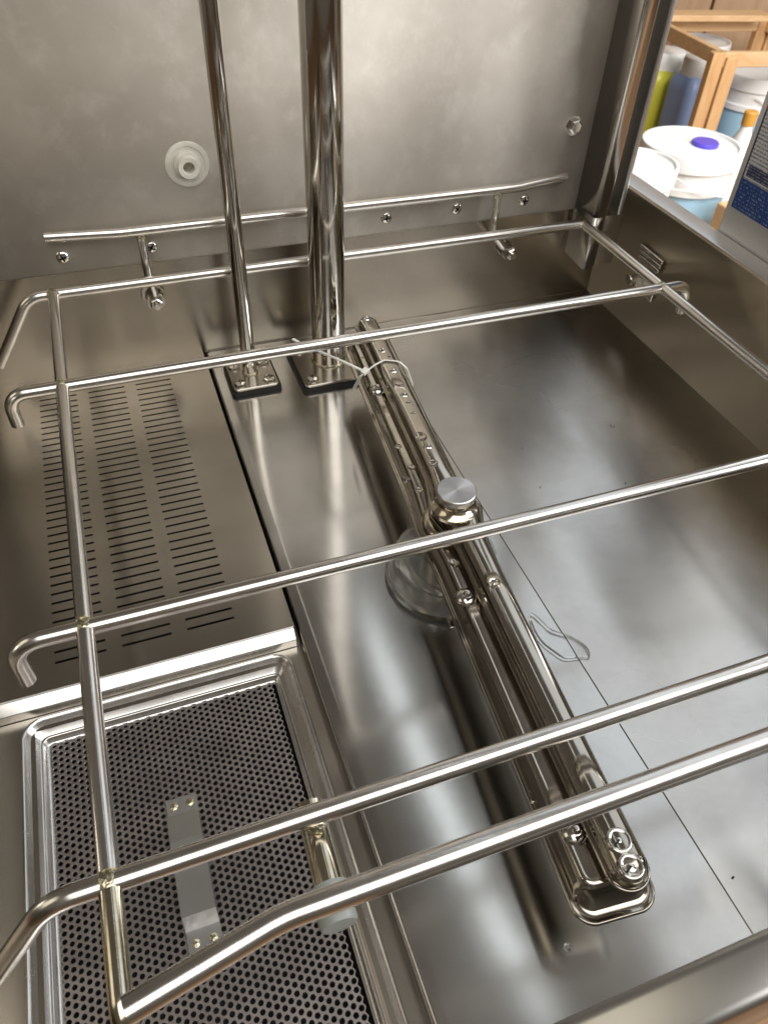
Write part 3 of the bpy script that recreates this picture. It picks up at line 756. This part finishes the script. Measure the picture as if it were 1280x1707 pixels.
big = [(654, 690, .0016, .060), (663, 705, .0012, .060), (656, 702, .001, .060), (664, 744, .0024, .0616), (686, 779, .0028, .0616), (676, 799, .0028, .0616), (699, 817, .0030, .0616), (692, 817, .001, .0616), (757, 939, .0032, .0616),
       (1000, 1436, .002, .0616), (982, 1478, .0012, .0616), (702, 728, .0040, .0757), (723, 772, .0030, .0757), (665, 641, .0030, .0757), (680, 670, .0022, .0757), (688, 688, .0020, .0757), (648, 594, .0016, .0757), (605, 596, .0014, .0616), (716, 762, .0010, .0757), (762, 950, .0008, .0616)]
for px, py, r_, z in big: drop(at(px, py, 'z', z), r_*1.1, r_*.5, random.uniform(1.0, 1.35), random.uniform(-.5, .5))
for k in range(70):
    v = random.uniform(0.015, 0.235); u = random.uniform(-.0145, -.004) if random.random() < .6 else random.uniform(-.006, .006)
    on_r = u > -.004; 
    p = arm_pt(SR if on_r else SW, u, v, 0.0754 if on_r else 0.0615, HC if on_r else HUB)
    r_ = random.choice((.0005, .0006, .0008, .0010)); drop(p, r_, r_*.5)
for k in range(26):
    v = random.uniform(-0.24, -0.02); p = arm_pt(SW, random.uniform(-.0145, -.005), v, 0.0615); r_ = random.choice((.0004, .0005, .0007)); drop(p, r_, r_*.5)
o = dr.build('water_droplets', 'water', ang=80); tag(o, 'beads of water scattered along the top of the spray arms', 'droplets', kind='stuff')

# ------------------------------------------------------------------ side panel with label, right of the tank
sd_ = empty('side_panel', (0.59, 0.47, ZT)); tag(sd_, 'upright grey steel side panel carrying a blue and white printed label', 'panel')
t = MB(); t.box((0.5378, 0.40, 0.04), (0.640, 0.539, 0.42)); t.build('casing', 'side', sd_, bevel=0.003)
XQ = 0.5378
def flat(name, y0, y1, z0, z1, mat, off, parent):
    mb = MB(); mb.box((XQ-off, y0, z0), (XQ-off+0.0004, y1, z1)); return mb.build(name, mat, parent, smooth=False)
lb = flat('label_sheet', 0.425, 0.5312, 0.1575, 0.40, 'paper', 0.0006, sd_)
flat('label_blue_band', 0.425, 0.5310, 0.1577, 0.1835, 'blue_text', 0.0010, lb)
flat('label_navy_band', 0.425, 0.5270, 0.1865, 0.1960, 'navy_text', 0.0010, lb)
flat('label_border', 0.5296, 0.5310, 0.1835, 0.2400, 'navy_print', 0.0010, lb)
flat('label_red_line', 0.5300, 0.5311, 0.2400, 0.399, 'red_print', 0.0010, lb)

# ------------------------------------------------------------------ what shows beyond the tank
ZGR = -0.71
t = MB(); t.add([(-4, -4, ZGR), (8, -4, ZGR), (8, 8, ZGR), (-4, 8, ZGR)], [(0, 1, 2, 3)]); tag(t.build('ground', 'ground', smooth=False), 'brown floor behind the machine', kind='structure')
wall = empty('wall', (2.2, 3.0, ZGR)); tag(wall, 'brown wooden board wall behind the buckets', kind='structure')
wd = Vector((0.80, -0.60, 0)).normalized(); wn = Vector((-0.60, -0.80, 0)).normalized()
wc = atd(1200, 10, 3.05)
for k in range(-5, 6):
    c = wc + wd*(k*0.262 - 0.032 + 0.13); c.z = 0
    t = MB(); a = c - wd*0.126; b_ = c + wd*0.126
    t.bar((a.x, a.y, ZGR+0.9), (b_.x, b_.y, ZGR+0.9), 0.02, 1.8)
    t.build('plank', 'panel_wood', wall, bevel=0.004)
def bucket(name, label, cat, c, r, h, body, lid, lid_h=0.035, band=None, zb=None, handle=True, cap=None, grp='buckets behind the machine'):
    """c: centre of the top, h: height"""
    zb = c.z - h; e = empty(name, (c.x, c.y, zb)); tag(e, label, cat, grp)
    T = Matrix.Translation((c.x, c.y, zb))
    t = MB(); t.lathe([(0, 0), (r*.84, 0), (r*.87, .008), (r*.93, h-lid_h-0.07), (r*.935, h-lid_h-0.03)], 40, T); t.build('body', body, e)
    t = MB(); t.lathe([(r*.937, h-lid_h-0.075), (r*.99, h-lid_h-0.073), (r*.99, h-lid_h-0.055), (r*.94, h-lid_h-0.052), (r*.945, h-lid_h-.01)], 40, T); t.build('collar', band or lid, e)
    t = MB(); t.lathe([(r*.95, h-lid_h-.012), (r*1.0, h-lid_h-.008), (r*1.0, h-.006), (r*.985, h), (r*.93, h), (r*.91, h-.008), (r*.5, h-.007), (0, h-.006)], 48, T); l_ = t.build('lid', lid, e)
    if cap:
        d = cap - Vector((c.x, c.y, c.z)); t = MB(); t.lathe([(0, .005), (.036, .005), (.039, .002), (.039, -.008)], 24, Matrix.Translation((c.x+d.x, c.y+d.y, c.z))); t.build('cap', 'cap', l_)
    if handle:
        t = MB(); pts = []
        for k in range(13):
            a = math.pi*k/12; q = Vector((math.cos(a)*r*1.01, 0, -math.sin(a)*r*0.8)); q = Matrix.Rotation(handle, 3, 'Z') @ Vector((q.x, -0.02-math.sin(a)*r*0.98, q.z*0.45))
            pts.append(Vector((c.x, c.y, c.z-lid_h-.02)) + q)
        t.tube(pts, 0.0022, 8); t.build('handle', 'white', e)
    return e
ca = atd(1153, 237, 2.2)
bucket('bucket', 'white lidded bucket of pale blue liquid with a violet cap', 'bucket', ca, 0.145, ca.z-ZGR, 'blue_liquid', 'white', cap=atd(1178, 229, 2.19), handle=0.6)
cb_ = atd(1062, 268, 1.95); 
bucket('bucket', 'small plain white bucket partly hidden by the corner post', 'bucket', cb_, 0.108, cb_.z-ZGR, 'white', 'white', handle=False)
# wooden crate frame
cr_top = atd(1207, 86, 2.42); ex = Vector((0.985, -0.17, 0)); ey = Vector((0.10, 0.995, 0))
crate = empty('wooden_crate', (cr_top.x+0.2, cr_top.y+0.2, ZGR)); tag(crate, 'open wooden crate frame of pine battens around the bottles', 'crate')
zt = cr_top.z; DX, DY = 0.46, 0.46
def cp(u, v, z): return Vector((cr_top.x, cr_top.y, 0)) + ex*u + ey*v + Vector((0, 0, z))
for u, v in ((0, 0), (DX, 0), (0, DY), (DX, DY)):
    for k, (du, dv) in enumerate(((-0.022, 0.0), (0.026, -0.006))):
        t = MB(); t.bar(cp(u+du, v+dv, ZGR), cp(u+du, v+dv, zt-0.012*k), 0.045, 0.03, up=ey); t.build('upright', 'pine_z', crate, bevel=0.003)
for a, b_ in (((0, 0), (DX, 0)), ((0, DY), (DX, DY)), ((0, 0), (0, DY)), ((DX, 0), (DX, DY))):
    t = MB(); t.bar(cp(*a, zt-0.022) , cp(*b_, zt-0.022), 0.024, 0.044); t.build('rail', 'pine_x', crate, bevel=0.003)
    t = MB(); t.bar(cp(*a, ZGR+0.08) , cp(*b_, ZGR+0.08), 0.024, 0.06); t.build('rail', 'pine_x', crate, bevel=0.003)
t = MB(); t.bar(cp(-0.12, DY-0.03, zt+0.012), cp(DX-0.05, DY-0.05, zt+0.014), 0.09, 0.02); t.build('board', 'pine_x', crate, bevel=0.003)
t = MB(); t.bar(cp(-0.15, DY+0.07, zt+0.034), cp(0.02, DY+0.06, zt+0.034), 0.07, 0.03); t.build('board', 'pine_x', crate, bevel=0.003)
# containers in and around the crate
c1 = atd(1170, 66, 2.86)
bucket('bucket', 'open topped white bucket inside the wooden crate', 'bucket', c1, 0.11, c1.z-ZGR, 'white', 'white', handle=False)
def jug(name, label, c, wx, wy, h, body, lid):
    zb = ZGR; e = empty(name, (c.x, c.y, zb)); tag(e, label, 'jug', 'jugs left of the crate')
    t = MB(); T = Vector((c.x, c.y, 0)); top = c.z
    lp = []
    for s_, z in ((.94, zb), (1, zb+.012), (1, top-.10), (.97, top-.075), (.80, top-.055)):
        lp.append([Vector((q.x, q.y, z)) for q in rrect(c.x-wx*s_, c.x+wx*s_, c.y-wy*s_, c.y+wy*s_, min(wx, wy)*.45*s_, z)])
    t.rings(lp); t.build('body', body, e, ang=40)
    t = MB(); t.lathe([(wx*.80, top-.060), (wx*.82, top-.010), (wx*.78, top-.002), (wx*.7, top), (0, top)], 28, Matrix.Translation((c.x, c.y, 0))); t.build('lid', lid, e)
c = atd(1112, 82, 2.74); jug('jug', 'yellow green jug with a white lid beside the corner post', c, 0.085, 0.08, 0.3, 'yellow', 'white')
c = atd(1168, 94, 2.62); jug('jug', 'slate blue jug with a cloudy lid left of the crate upright', c, 0.068, 0.066, 0.3, 'blue2', 'grey_lid')
c = atd(1272, 118, 2.70)
bucket('bucket', 'pale blue bucket with a white lid right of the crate upright', 'bucket', c, 0.135, c.z-ZGR, 'blue_liquid', 'white', handle=0.7)
c = atd(1246, 205, 2.30); e = empty('bottle', (c.x, c.y, ZGR)); tag(e, 'small amber topped bottle between the white lid and label panel', 'bottle')
t = MB(); hh = c.z-ZGR; t.lathe([(0, 0), (.03, 0), (.032, .01), (.032, hh-.05), (.018, hh-.02), (.017, hh)], 24, Matrix.Translation((c.x, c.y, ZGR))); t.build('body', 'white', e)
t = MB(); t.lathe([(.020, hh-.005), (.021, hh+.03), (.018, hh+.034), (0, hh+.034)], 20, Matrix.Translation((c.x, c.y, ZGR))); t.build('cap', 'amber', e)
# low wooden plinth below the white bucket
pq = atd(1225, 330, 2.1); pl = empty('wooden_block', (pq.x+.05, pq.y, ZGR)); tag(pl, 'pine block standing beside the pale blue bucket', 'block')
t = MB(); t.box((pq.x-.01, pq.y-.04, ZGR), (pq.x+.12, pq.y+.05, pq.z-0.03)); t.build('block', 'pine_x', pl, bevel=.004)

scn.render.engine = 'CYCLES'
scn.cycles.max_bounces = 10; scn.cycles.glossy_bounces = 8; scn.cycles.transmission_bounces = 8
